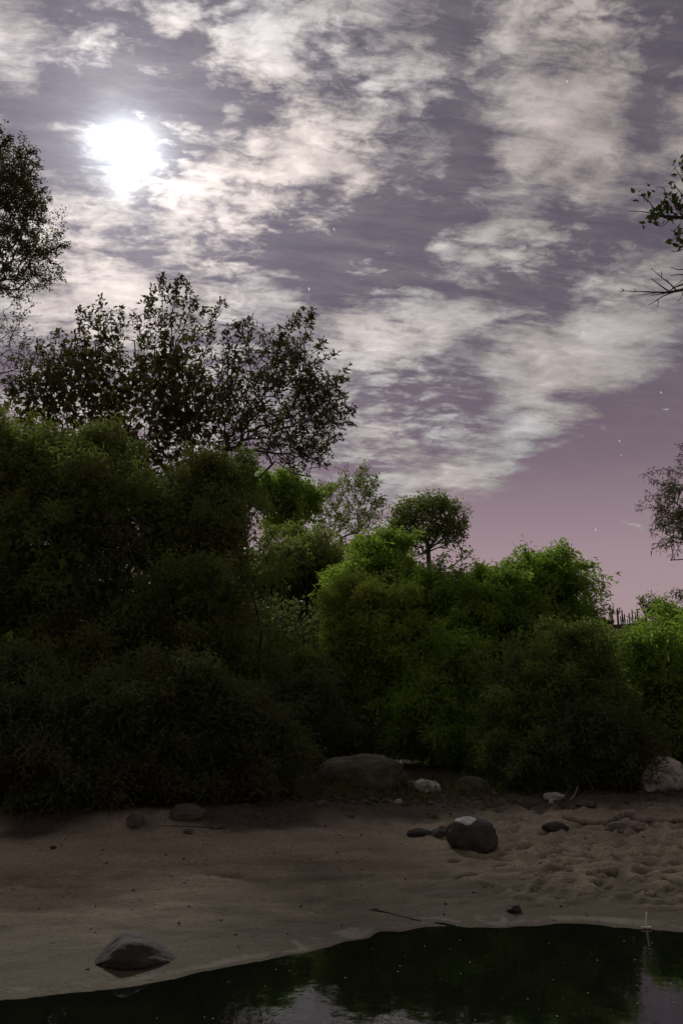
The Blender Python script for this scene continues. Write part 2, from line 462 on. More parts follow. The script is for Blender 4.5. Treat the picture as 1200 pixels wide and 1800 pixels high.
def mat_soil():
    m, T, b = material('soil')
    geo = T.node('ShaderNodeNewGeometry'); pos = geo.outputs['Position']
    n = T.noise(pos, 3.5, 7, .65)
    T.put(b.inputs['Base Color'], T.mix(T.smooth(n, .35, .65), (.05, .042, .028), (.11, .088, .06)))
    b.inputs['Roughness'].default_value = 1.0; b.inputs['Specular IOR Level'].default_value = 0.0
    bp = T.node('ShaderNodeBump'); bp.inputs['Strength'].default_value = .6; bp.inputs['Distance'].default_value = .08
    T.put(bp.inputs['Height'], n); T.l.new(bp.outputs[0], b.inputs['Normal'])
    return m
M['soil'] = mat_soil()

# one wide sheet of ground out to the horizon, a little under the beach where that lies on it
rr = np.concatenate([[0.0], np.geomspace(.5, 2600, 150)]); th = np.linspace(0, 2*math.pi, 181)[:-1]
RR, TH = np.meshgrid(rr, th, indexing='ij')
SX = RR*np.cos(TH); SY = RR*np.sin(TH)+3
SZ = terrain_base(SX, SY)+.5*fbm(SX, SY, .05, 3, 5)*sstep(RR, 20, 60)
behind = sstep(SY, 1.6, -1.5)
SZ = SZ*(1-behind)+behind*(.25+.15*fbm(SX, SY, .3, 3, 8))
inside = sstep(SX, BX0, BX0+.3)*sstep(-SX, -BX1, -BX1+.3)*sstep(SY, BY0, BY0+.3)*sstep(-SY, -BY1, -BY1+.3)
SZ = SZ-.12*inside-.012
k = len(th); ring = np.arange(len(rr)*k).reshape(len(rr), k)
F = np.stack([ring[:-1], np.roll(ring[:-1], -1, 1), np.roll(ring[1:], -1, 1), ring[1:]], -1).reshape(-1, 4)[:, ::-1]
gnd = link('ground', np_mesh('ground', np.stack([SX, SY, SZ], -1).reshape(-1, 3), F, True), M['soil']); tag(gnd, kind='structure')

# pool of still water
def mat_water():
    m, T, b = material('water')
    geo = T.node('ShaderNodeNewGeometry'); pos = geo.outputs['Position']
    mp = T.node('ShaderNodeMapping'); T.put(mp.inputs[0], pos); mp.inputs['Scale'].default_value = (1.0, .8, 1)
    n1 = T.noise(mp.outputs[0], 2.4, 3, .5); n2 = T.noise(mp.outputs[0], 13, 3, .55)
    b.inputs['Base Color'].default_value = (.005, .006, .004, 1)
    b.inputs['Roughness'].default_value = .03
    b.inputs['IOR'].default_value = 1.45
    bp = T.node('ShaderNodeBump'); bp.inputs['Strength'].default_value = .13; bp.inputs['Distance'].default_value = .02
    T.put(bp.inputs['Height'], T.math('MULTIPLY_ADD', n2, .16, n1)); T.l.new(bp.outputs[0], b.inputs['Normal'])
    return m
M['water'] = mat_water()
wx = np.linspace(-14, 14, 40); wy = np.linspace(-6, 9, 30)
WX, WY = np.meshgrid(wx, wy); idx = np.arange(WX.size).reshape(WX.shape)
F = np.stack([idx[:-1, :-1], idx[:-1, 1:], idx[1:, 1:], idx[1:, :-1]], -1).reshape(-1, 4)
water = link('water', np_mesh('water', np.stack([WX, WY, WX*0], -1).reshape(-1, 3), F, True), M['water']); tag(water, kind='structure')

# ridge on the right with cacti
RPX = [(-900, 1150), (300, 1130), (900, 1112), (1000, 1102), (1045, 1098), (1065, 1096), (1085, 1096), (1105, 1095), (1125, 1092), (1150, 1087), (1180, 1082), (1210, 1078), (1500, 1060), (2200, 1090)]
RD = 290.0
rxs = np.array([at(a, b, RD).x for a, b in RPX]); rzs = np.array([at(a, b, RD).z for a, b in RPX])
def ridge_z(x, y):
    prof = np.exp(-((y-RD)/60.0)**2)
    prof = np.where(y > RD, np.exp(-((y-RD)/120.0)**2), prof)
    n = fbm(x, y, .03, 4, 60)*2.2*(1-prof)+fbm(x, y, .35, 3, 61)*.45
    return np.interp(x, rxs, rzs)*prof+n
hx = np.linspace(-420, 460, 340); hy = np.linspace(150, 520, 110)
HX, HY = np.meshgrid(hx, hy); HZ = ridge_z(HX, HY)-.6
idx = np.arange(HX.size).reshape(HX.shape)
F = np.stack([idx[:-1, :-1], idx[:-1, 1:], idx[1:, 1:], idx[1:, :-1]], -1).reshape(-1, 4)
def mat_hill():
    m, T, b = material('hill_scrub')
    geo = T.node('ShaderNodeNewGeometry'); pos = geo.outputs['Position']
    n = T.noise(pos, .4, 6, .7)
    T.put(b.inputs['Base Color'], T.mix(T.smooth(n, .42, .62), (.016, .018, .010), (.040, .030, .024)))
    b.inputs['Roughness'].default_value = 1.0; b.inputs['Specular IOR Level'].default_value = 0.0
    return m
M['hill'] = mat_hill()
hill = link('hill', np_mesh('hill', np.stack([HX, HY, HZ], -1).reshape(-1, 3), F, True), M['hill']); tag(hill, kind='structure')

# ------------------------------------------------------------------ plants
def unit(v): return v/np.maximum(np.linalg.norm(v, axis=-1, keepdims=True), 1e-9)

def leaf_mesh(name, base, dr, L, W, g, droop=.15):
    n = len(base); dr = unit(dr)
    side = unit(np.cross(dr, unit(g.normal(size=(n, 3)))))
    nrm = np.cross(side, dr)
    L = np.asarray(L).reshape(-1, 1)*np.ones((n, 1)); W = np.asarray(W).reshape(-1, 1)*np.ones((n, 1))
    mid = base+dr*L*.48
    tip = base+dr*L; tip[:, 2:3] -= L*droop
    v = np.stack([base, mid+side*W*.5+nrm*W*.12, tip, mid-side*W*.5+nrm*W*.12], 1).reshape(-1, 3)
    f = np.arange(n*4).reshape(n, 4)
    return np_mesh(name, v, f, False)

def grow(base, pts, bf=.35, step=.35, g=None, wig=.05, start=None):
    """join scattered points into one branching tree from the base"""
    base = np.array(base, float)
    order = np.argsort(np.linalg.norm(pts-base, axis=1))
    N = [base]; par = [-1]; pl = [0.0]
    if start is not None:
        for s in start:
            s = np.array(s, float); N.append(s); pl.append(pl[-1]+np.linalg.norm(s-N[-2])); par.append(len(N)-2)
    cap = len(pts)*6+2000
    A = np.zeros((cap, 3)); PLn = np.zeros(cap); n = len(N)
    A[:n] = N; PLn[:n] = pl
    for k_ in order:
        p = pts[k_]
        dist = np.linalg.norm(A[:n]-p, axis=1)
        cost = dist+bf*PLn[:n]
        j = int(np.argmin(cost)); dd = dist[j]
        if dd < .02: continue
        m = max(1, int(dd/step)); a = A[j].copy(); prev = j
        for q in range(1, m+1):
            if n >= cap-1: break
            t = q/m
            pt = a+(p-a)*t
            if q < m:
                pt = pt+g.normal(size=3)*wig*min(dd, 1.5)
                pt[2] -= math.sin(t*math.pi)*dd*.04
            A[n] = pt; PLn[n] = PLn[prev]+np.linalg.norm(pt-A[prev]); par.append(prev); prev = n; n += 1
    A = A[:n]; par = np.array(par)
    return A, par

def radii(A, par, tip=.004, p=2.4):
    n = len(A); acc = np.zeros(n); cnt = np.zeros(n, int)
    for i in range(n-1, 0, -1):
        if acc[i] == 0: acc[i] = tip**p; cnt[i] = 1
        acc[par[i]] += acc[i]; cnt[par[i]] += cnt[i]
    return acc**(1/p), cnt

def tubes(name, A, par, R, sides=4, minr=0.0):
    sel = np.arange(1, len(A)); sel = sel[R[sel] >= minr]
    a = A[par[sel]]; b = A[sel]; ra = np.minimum(R[par[sel]], R[sel]*1.5)[:, None]; rb = R[sel][:, None]
    d = unit(b-a); ref = np.where(np.abs(d[:, 2:3]) > .9, [[1., 0, 0]], [[0, 0, 1.]])
    u = unit(np.cross(d, ref)); v = np.cross(d, u)
    n = len(sel); V = np.zeros((n, 2*sides, 3))
    for s in range(sides):
        an = 2*math.pi*s/sides; o = u*math.cos(an)+v*math.sin(an)
        V[:, s] = a+o*ra-d*ra*.3; V[:, sides+s] = b+o*rb
    base = (np.arange(n)*2*sides)[:, None]
    F = []
    for s in range(sides):
        s2 = (s+1) % sides
        F.append(np.stack([base[:, 0]+s, base[:, 0]+s2, base[:, 0]+sides+s2, base[:, 0]+sides+s], -1))
    F = np.concatenate(F, 0)
    return np_mesh(name, V.reshape(-1, 3), F, True)

def sample_blobs(blobs, n, g, shell=2.0):
    vol = np.array([b[1][0]*b[1][1]*b[1][2]*(b[2] if len(b) > 2 else 1) for b in blobs]); vol = vol**.85; vol /= vol.sum()
    out = []
    for (b, w) in zip(blobs, vol):
        k_ = max(3, int(n*w)); u = unit(g.normal(size=(k_, 3))); r = g.uniform(0, 1, (k_, 1))**(1/(3*shell/1.5))
        # lumpy outline
        lump = 1+.22*np.sin(u[:, 0:1]*5+b[0][0]*3)*np.cos(u[:, 2:3]*6+b[0][1])+.12*np.sin(u[:, 1:2]*11+u[:, 2:3]*9)
        out.append(np.array(b[0])+u*r*lump*np.array(b[1]))
    return np.concatenate(out, 0)

def B(px, py, depth, rx, ry, rd=None, w=1.0):
    """an ellipsoid of foliage from its place in the photograph and its distance"""
    return ('B', px, py, depth, rx, ry, rd, w)
def resolve(b, k):
    if b[0] != 'B': return b
    _, px, py, depth, rx, ry, rd, w = b
    depth = depth*k; c = at(px, py, depth); s = depth/ray(px, py).y/FPX*.97
    return (tuple(c), (rx*s, (rd*k if rd else (rx+ry)*.5*s), ry*s), w)

def plant(name, label, cat, group, base_px, depth, blobs, nodes, lpn, L, W, leafm, seed, shoots=(), bf=.35, tip=.0035, spread=.07,
          core=0, core_size=.22, auto=0, lumps=0, shell=2.0, droop=.15, up=.25, bare=0.0, trunk=None, base=None, hang=0.0, k=1.0):
    g = np.random.default_rng(seed)
    blobs = [resolve(b, k) for b in blobs]
    if lumps:      # smaller bulges all over, for a broken outline
        more = []
        for b in blobs:
            for q in range(lumps):
                u = unit(g.normal(size=3)); f = g.uniform(.18, .50)
                more.append((tuple(np.array(b[0])+u*np.array(b[1])*g.uniform(.68, .95)), tuple(np.array(b[1])*f), 1.5))
        blobs = [(b[0], tuple(np.array(b[1])*.86), b[2]) for b in blobs]+more
    depth = depth*k; L = L*k; W = W*k; spread = spread*k; core_size = core_size*k; tip = tip*k
    if base is None:
        b0 = at(base_px, 1300, depth); b0 = Vector((b0.x, depth, surface(b0.x, depth)-.06))
    else: b0 = Vector(base)
    root = empty(name, b0)
    tag(root, label, cat, group)
    pts = sample_blobs(blobs, nodes, g, shell)
    pts = pts[pts[:, 2] > b0.z+.12]
    extra = []; shoot_pts = []
    for s in shoots:
        (x0, y0, x1, y1) = s[:4]; dd = s[4]*k if len(s) > 4 else depth+g.uniform(-.8, .8)*k
        p0 = np.array(at(x0, y0, dd)); p1 = np.array(at(x1, y1, dd+g.uniform(-.3, .3)))
        ln = np.linalg.norm(p1-p0); m = max(3, int(ln/.10/k)); bow = g.normal(size=3)*ln*.06
        for q in range(m+1):
            t = q/m; c = p0+(p1-p0)*t+bow*math.sin(t*math.pi)
            shoot_pts.append(c)
            if 0.15 < t < .97 and g.uniform() < .9:
                for _ in range(g.integers(1, 4)):
                    o = g.normal(size=3); o -= o.dot(unit(p1-p0))*unit(p1-p0)
                    shoot_pts.append(c+(unit(o)*g.uniform(.05, .20)*(1.25-t)+unit(p1-p0)*.07)*k)
    for q in range(auto):
        b = blobs[g.integers(len(blobs))]; u = unit(g.normal(size=3)); u[2] = abs(u[2])*.9+.1; u = unit(u)
        p0 = np.array(b[0])+u*np.array(b[1])*.85; ln = (16+60*g.uniform()**1.6)*depth/FPX
        dr_ = unit(u+g.normal(size=3)*.5+np.array([0, 0, .35])); m = max(4, int(ln/.09/k)); sag = g.uniform(.1, .75)
        for j in range(m+1):
            c = p0+dr_*ln*j/m+np.array([0, 0, -sag*ln*(j/m)**2])
            shoot_pts.append(c)
            if j < m and g.uniform() < .7: shoot_pts.append(c+g.normal(size=3)*.07*k)
    if shoot_pts: pts = np.concatenate([pts, np.array(shoot_pts)], 0)
    b0n = np.array(b0)
    start = None
    if trunk:
        start = [np.array(at(tx, ty, depth)) for tx, ty in trunk]
    A, par = grow(b0n, pts, bf=bf, g=g, start=start, step=.35*k)
    R, cnt = radii(A, par, tip)
    A_l = A-b0n
    stem = link('trunk' if cat == 'tree' else 'stems', tubes('stems', A_l, par, R, 4, tip*1.02 if nodes > 1500 else 0), M['bark'], root)
    # leaves on the thin ends
    thin = np.where(cnt[1:] <= 4)[0]+1
    if bare: thin = thin[g.uniform(size=len(thin)) > bare]
    rep = np.repeat(thin, lpn)
    ed = unit(A_l[rep]-A_l[par[rep]])
    base = A_l[rep]+(A_l[par[rep]]-A_l[rep])*g.uniform(0, .6, (len(rep), 1))+g.normal(size=(len(rep), 3))*spread
    dr = ed*.7+g.normal(size=(len(rep), 3))*.75; dr[:, 2] += up-hang
    Ls = L*g.uniform(.6, 1.25, len(rep)); Ws = W*g.uniform(.7, 1.2, len(rep))
    if core:
        c = sample_blobs([(b[0], tuple(q*.72 for q in b[1]), b[2]) for b in blobs], core, g, 1.0)-b0n
        c = c[c[:, 2] > .15]
        base = np.concatenate([base, c]); dr = np.concatenate([dr, g.normal(size=(len(c), 3))])
        Ls = np.concatenate([Ls, core_size*g.uniform(.6, 1.2, len(c))]); Ws = np.concatenate([Ws, core_size*.55*g.uniform(.6, 1.2, len(c))])
    ok = base[:, 2] > -.02
    link('foliage', leaf_mesh('foliage', base[ok], dr[ok], Ls[ok], Ws[ok], g, droop), leafm, root)
    return root

LEFTG = 'dense shrubs along the left bank'
MIDG = 'green shrubs in the middle of the far bank'
RIGHTG = 'shrubs along the right bank'
TREES = 'trees rising above the shrubs'

# --- tall trees, left
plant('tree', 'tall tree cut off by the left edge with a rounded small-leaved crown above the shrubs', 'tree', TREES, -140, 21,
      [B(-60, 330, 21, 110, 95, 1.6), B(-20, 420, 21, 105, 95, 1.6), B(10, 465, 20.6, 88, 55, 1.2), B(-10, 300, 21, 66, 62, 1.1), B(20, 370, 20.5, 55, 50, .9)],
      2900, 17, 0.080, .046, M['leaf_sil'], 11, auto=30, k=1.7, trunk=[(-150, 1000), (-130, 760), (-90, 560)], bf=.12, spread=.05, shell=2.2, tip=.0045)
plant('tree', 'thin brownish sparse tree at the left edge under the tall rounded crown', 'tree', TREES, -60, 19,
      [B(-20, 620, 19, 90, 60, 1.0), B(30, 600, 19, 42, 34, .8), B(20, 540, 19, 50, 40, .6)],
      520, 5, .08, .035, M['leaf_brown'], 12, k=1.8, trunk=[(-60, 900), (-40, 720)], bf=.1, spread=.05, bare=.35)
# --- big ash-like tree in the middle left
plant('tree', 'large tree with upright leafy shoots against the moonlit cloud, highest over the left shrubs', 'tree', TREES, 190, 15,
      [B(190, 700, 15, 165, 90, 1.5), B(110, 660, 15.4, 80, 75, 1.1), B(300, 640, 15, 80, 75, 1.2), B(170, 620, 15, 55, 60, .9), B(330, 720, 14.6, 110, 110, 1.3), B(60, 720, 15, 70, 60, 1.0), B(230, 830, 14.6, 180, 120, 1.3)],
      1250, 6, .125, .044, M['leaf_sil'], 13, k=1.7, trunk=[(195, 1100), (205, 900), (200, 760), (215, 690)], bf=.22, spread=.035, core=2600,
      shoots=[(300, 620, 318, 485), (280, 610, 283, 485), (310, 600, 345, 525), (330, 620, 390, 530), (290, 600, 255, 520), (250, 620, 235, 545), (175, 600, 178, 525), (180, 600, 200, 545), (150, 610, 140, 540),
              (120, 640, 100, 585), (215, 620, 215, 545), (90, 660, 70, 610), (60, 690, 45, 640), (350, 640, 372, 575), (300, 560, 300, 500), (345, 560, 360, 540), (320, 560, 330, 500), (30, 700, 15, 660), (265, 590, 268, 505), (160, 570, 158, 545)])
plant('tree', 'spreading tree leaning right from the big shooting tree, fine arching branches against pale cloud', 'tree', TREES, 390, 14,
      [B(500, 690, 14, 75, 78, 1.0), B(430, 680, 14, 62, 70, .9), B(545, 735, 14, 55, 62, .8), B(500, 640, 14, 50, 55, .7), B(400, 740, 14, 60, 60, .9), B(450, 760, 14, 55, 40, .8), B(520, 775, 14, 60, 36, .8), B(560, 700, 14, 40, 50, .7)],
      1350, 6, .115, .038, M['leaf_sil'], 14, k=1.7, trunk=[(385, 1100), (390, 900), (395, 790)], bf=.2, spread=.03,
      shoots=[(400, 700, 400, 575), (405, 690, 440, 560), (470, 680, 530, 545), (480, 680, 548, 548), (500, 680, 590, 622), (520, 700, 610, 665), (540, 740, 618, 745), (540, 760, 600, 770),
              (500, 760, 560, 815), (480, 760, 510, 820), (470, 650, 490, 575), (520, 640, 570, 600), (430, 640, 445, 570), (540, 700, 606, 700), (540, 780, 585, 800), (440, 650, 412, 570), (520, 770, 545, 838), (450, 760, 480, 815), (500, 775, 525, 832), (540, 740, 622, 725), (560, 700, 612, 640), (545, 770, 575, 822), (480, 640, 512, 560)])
# --- trees behind in the middle
plant('tree', 'dense round tree in the sky gap just below the leaning tree', 'tree', TREES, 500, 24,
      [B(500, 878, 24, 52, 42, 1.2), B(470, 862, 24, 34, 30, .9), B(532, 880, 24, 38, 34, .9), B(500, 920, 24, 40, 25, .8)],
      900, 12, .13, .06, M['leaf_green'], 15, auto=14, k=2.8, spread=.08, core=900, core_size=.25)
plant('tree', 'slender open-crowned see-through tree left of the round-topped tree', 'tree', TREES, 590, 22,
      [B(620, 880, 22, 52, 52, .9), B(640, 850, 22, 28, 30, .6), B(600, 930, 22, 52, 40, .9), B(565, 880, 22, 35, 30, .7), B(650, 900, 22, 25, 35, .6)],
      700, 6, .12, .042, M['leaf_dark'], 16, k=3.2, trunk=[(585, 1000), (600, 945)], bf=.2, spread=.05,
      shoots=[(635, 850, 640, 812), (650, 860, 668, 830), (655, 890, 676, 880), (610, 850, 605, 830), (590, 870, 560, 850)])
plant('tree', 'small round-topped tree on a thin forked trunk standing against the purple sky', 'tree', TREES, 752, 26,
      [B(750, 908, 26, 70, 42, 1.1), B(725, 950, 26, 46, 26, .8), B(790, 940, 26, 30, 24, .7), B(712, 915, 26, 34, 30, .8), B(792, 915, 26, 34, 34, .8), B(755, 885, 26, 40, 20, .8), B(700, 935, 26, 22, 16, .5), B(815, 972, 26, 14, 10, .4), B(765, 942, 26, 36, 12, .6)],
      1000, 9, .11, .06, M['leaf_dark'], 17, k=1.9, trunk=[(752, 1100), (755, 1010), (752, 970), (750, 950)], bf=.3, spread=.08, core=260, core_size=.25, tip=.007)

# --- left bank shrubs, several overlapping
left = [
    ('broad leafy green shrub filling the left edge below the tall trees', 40, 12.6, [B(30, 850, 12.6, 120, 130, 1.2), B(-60, 900, 12.6, 130, 170, 1.2), B(80, 980, 12.2, 120, 150, 1.2), B(20, 1160, 12.2, 140, 120, 1.2)], 'leaf_dark', 1500, 24),
    ('tall dark shrub second from the left edge with pointed leafy tips', 190, 12.2, [B(150, 880, 12.2, 95, 115, 1.1), B(220, 930, 12, 110, 130, 1.2), B(180, 1060, 11.8, 130, 130, 1.2), B(190, 1200, 11.8, 130, 100, 1.0)], 'leaf_dark', 1500, 24),
    ('big rounded dark shrub under the large shooting tree', 340, 12.4, [B(330, 930, 12.4, 115, 110, 1.2), B(380, 880, 12.6, 85, 90, 1.0), B(350, 1060, 12, 150, 140, 1.3), B(370, 1200, 12, 130, 100, 1.0)], 'leaf_dark', 1600, 24),
    ('dark shrub sloping down to the right of the left thicket', 500, 13.2, [B(480, 1030, 13.2, 110, 95, 1.2), B(540, 1060, 13.4, 80, 90, 1.1), B(500, 1160, 13, 130, 110, 1.2), B(530, 1240, 13, 100, 60, 1.0), B(540, 980, 13.6, 60, 50, .8)], 'leaf_dark', 1500, 24),
    ('near black shrub at the lower left corner of the thicket, over the sand edge', 30, 10.9, [B(10, 1290, 11.0, 130, 110, .8), B(60, 1385, 10.7, 120, 75, .6), B(-80, 1330, 11, 120, 120, .9)], 'leaf_shaded', 1500, 22),
    ('near black shrub low in the thicket above the small round stone', 210, 11.1, [B(200, 1290, 11.2, 110, 100, .8), B(190, 1385, 10.9, 100, 66, .6), B(280, 1330, 11.2, 70, 80, .7)], 'leaf_shaded', 1400, 22),
    ('dusky brown shrub in the middle foot of the left thicket', 390, 11.6, [B(370, 1290, 11.7, 110, 95, .8), B(390, 1375, 11.5, 100, 58, .6), B(440, 1320, 11.8, 70, 70, .7)], 'leaf_shaded', 1400, 22),
    ('low dark shrub reaching right to the big mound boulder', 520, 13.0, [B(520, 1285, 13.2, 90, 75, .8), B(500, 1360, 12.6, 90, 50, .7), B(585, 1305, 13.6, 50, 50, .6)], 'leaf_shaded', 1200, 22),
]
for i, (lab, bpx, dep, bl, mt, nd, lp) in enumerate(left):
    sh = []
    gg = np.random.default_rng(900+i)
    if i < 4:
        for q in range(9):
            b_ = bl[0]; 
        tops = [[(20, 745), (60, 740), (100, 765), (0, 735), (-20, 740)], [(150, 765), (185, 755), (215, 790), (130, 790)], [(300, 830), (340, 830), (385, 815), (420, 850), (260, 830)], [(470, 950), (520, 945), (560, 945), (590, 970), (610, 1010)]][i]
        sh = [(x+gg.uniform(-15, 15), y+70, x, y-8, dep) for x, y in tops]
    plant('shrub', lab, 'shrub', LEFTG, bpx, dep, bl, nd, lp, .105, .028, M[mt], 100+i, auto=170, lumps=7, hang=.25, k=(1.22 if i < 3 else 3.6 if i < 4 else (.86 if i < 7 else 1.02)), shoots=sh, spread=.075, core=2600, core_size=.2)

# --- middle bank shrubs
mid = [
    ('yellow-green feathery shrub right of the left thicket, brightest foliage on the bank', 650, 15.5, [B(650, 1150, 15.5, 60, 70, .9), B(680, 1110, 15.8, 70, 60, .9), B(640, 1080, 15.8, 45, 50, .8), B(720, 1180, 15.2, 60, 70, .8)], 'leaf_lime', 1500, 22),
    ('green tree-sized shrub below and left of the round-topped tree', 680, 20, [B(660, 1030, 20, 52, 45, 1.2), B(650, 1040, 20, 55, 60, 1.1), B(715, 1085, 20, 90, 60, 1.2), B(672, 992, 20, 26, 16, .7)], 'leaf_green', 1600, 22),
    ('broad leafy green shrub right below the round-topped tree', 800, 18.5, [B(800, 1085, 18.5, 90, 60, 1.2), B(850, 1075, 18.5, 55, 45, 1.0), B(830, 1120, 18, 110, 70, 1.2), B(765, 1075, 18.8, 50, 42, .9)], 'leaf_green', 1600, 22),
    ('upright green shrub with a leafy domed top left of the cactus ridge', 945, 18, [B(945, 1062, 18, 50, 46, .9), B(975, 1030, 18, 30, 36, .7), B(920, 1050, 18, 36, 40, .7), B(950, 1110, 17.6, 85, 60, 1.1)], 'leaf_green', 1500, 18),
    ('small drooping shrub beside the ridge cacti, right of the domed shrub', 1020, 17, [B(1022, 1082, 17, 22, 26, .5), B(1000, 1110, 17, 35, 30, .7)], 'leaf_dark', 380, 8),
    ('green shrub hanging over the mossy stones in the middle of the bank', 770, 14.2, [B(770, 1230, 14.2, 80, 90, 1.0), B(820, 1310, 13.9, 75, 60, .8), B(740, 1290, 14.3, 42, 45, .6)], 'leaf_green', 1400, 20),
    ('dark arching shrub above the driftwood', 960, 13.2, [B(950, 1220, 13.4, 120, 100, 1.1), B(1020, 1300, 13, 100, 90, .9), B(920, 1320, 13, 90, 70, .8)], 'leaf_dark', 1600, 24),
    ('dusky shrub low behind the pale-topped rock, touching the ground beside the driftwood', 1070, 12.9, [B(1060, 1345, 12.8, 85, 65, .7), B(980, 1365, 12.8, 75, 42, .6)], 'leaf_shaded', 1300, 20),
    ('low drooping dark green shrub overlapping the left foot of the yellow-green shrub', 575, 15, [B(575, 1190, 15, 55, 50, .8), B(600, 1250, 14.8, 60, 55, .8), B(560, 1280, 14.8, 50, 45, .7)], 'leaf_dark', 1000, 18),
    ('loose shrub in the shaded gap between yellow-green shrub and left thicket', 640, 16.5, [B(620, 1220, 16.5, 90, 90, 1.0), B(660, 1290, 16, 85, 55, .9)], 'leaf_shaded', 1300, 20),
]
mshoots = {1: [(650, 1010, 628, 975), (700, 980, 705, 950), (670, 980, 668, 945)], 2: [(830, 1040, 838, 1000), (860, 1040, 872, 1003), (780, 1040, 775, 1010), (875, 1050, 890, 1018), (850, 1030, 855, 1000)],
           3: [(940, 1020, 930, 998), (955, 1020, 962, 990), (975, 1020, 990, 1000), (920, 1030, 905, 1010), (965, 1010, 975, 992)], 4: [(1020, 1080, 1030, 1055), (1010, 1085, 1012, 1058), (1030, 1085, 1045, 1075)]}
for i, (lab, bpx, dep, bl, mt, nd, lp) in enumerate(mid):
    sc = dep/14
    sh = [(*s, dep) for s in mshoots.get(i, [])]
    plant('shrub', lab, 'shrub', MIDG, bpx, dep, bl, nd, lp, .115*sc, .030*sc, M[mt], 200+i, auto=(12 if i == 4 else 200), lumps=(0 if i == 4 else 7), hang=.3, k={0: 1.0, 1: 1.4, 2: .86, 3: .9, 4: 1.0, 5: 1.0, 6: .93, 7: .90, 8: 1.0, 9: 1.2}.get(i, 1.0), shoots=sh, spread=.065*sc, core=(0 if i == 4 else 1900), core_size=.2)

right = [
    ('leafy green shrub at the right edge above the pale boulder', 1170, 13.5, [B(1170, 1200, 13.6, 80, 90, 1.0), B(1200, 1280, 13.2, 90, 70, .9), B(1130, 1270, 13.6, 55, 60, .7)], 'leaf_green', 1500, 20),
    ('dark shrub below the cactus ridge, left of the right edge shrub', 1080, 16, [B(1070, 1185, 16, 95, 58, 1.1), B(1010, 1185, 15.6, 75, 52, 1.0), B(1140, 1172, 16, 60, 46, .9)], 'leaf_dark', 1500, 22),
    ('shrub rising at the right edge beside the small ridge tree', 1210, 15, [B(1185, 1150, 15, 50, 38, .8), B(1240, 1125, 15, 60, 55, .8)], 'leaf_green', 1000, 18),
    ('trailing shrub out past the right edge behind the pale boulder', 1290, 13, [B(1300, 1250, 13, 100, 170, 1.1), B(1240, 1330, 12.8, 60, 60, .7)], 'leaf_dark', 1400, 20),
]
for i, (lab, bpx, dep, bl, mt, nd, lp) in enumerate(right):
    sc = dep/14
    plant('shrub', lab, 'shrub', RIGHTG, bpx, dep, bl, nd, lp, .11*sc, .031*sc, M[mt], 300+i, auto=160, lumps=6, hang=.25, k=(1.2 if i in (1, 2) else 1.0), spread=.08*sc, core=1700, core_size=.2)
plant('tree', 'thin sparse young tree with airy leaves on the ridge line near the right edge', 'tree', TREES, 1134, 24,
      [B(1140, 1062, 24, 14, 18, .4), B(1165, 1068, 24, 22, 14, .5), B(1150, 1075, 24, 16, 10, .4)],
      170, 5, .13, .05, M['leaf_dark'], 31, k=1.6, trunk=[(1134, 1110), (1134, 1080)], bf=.2, spread=.05, tip=.008)
# dark thicket filling in behind everything on the far bank
back = [(-60, 26, 'tall', 950), (120, 25, 'tall', 930), (300, 25, 'x', 980), (440, 24, 'x', 1020), (560, 24, 'x', 1060), (700, 25, 'x', 1090), (840, 24, 'x', 1110), (960, 24, 'x', 1130), (1080, 24, 'x', 1142), (1200, 24, 'x', 1120), (1330, 23, 'x', 1060)]
names = ['behind the left edge shrub', 'behind the second shrub from the left', 'behind the big rounded dark shrub', 'behind the sloping dark shrub', 'behind the shaded gap by the left thicket', 'behind the yellow-green shrub',
         'behind the broad shrub under the round-topped tree', 'behind the domed shrub', 'below the ridge cacti', 'behind the right edge shrub', 'past the right edge of the bank']
for i, (px, dep, _, top) in enumerate(back):
    h = (1270-top)/2
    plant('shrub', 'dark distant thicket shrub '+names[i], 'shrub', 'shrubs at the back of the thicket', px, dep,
          [B(px, top+h+14, dep, 110, h, 1.8)], 800, 14, .17, .07, M['leaf_shaded'], 400+i, k=1.5, spread=.16, core=1500, core_size=.42, tip=.008)

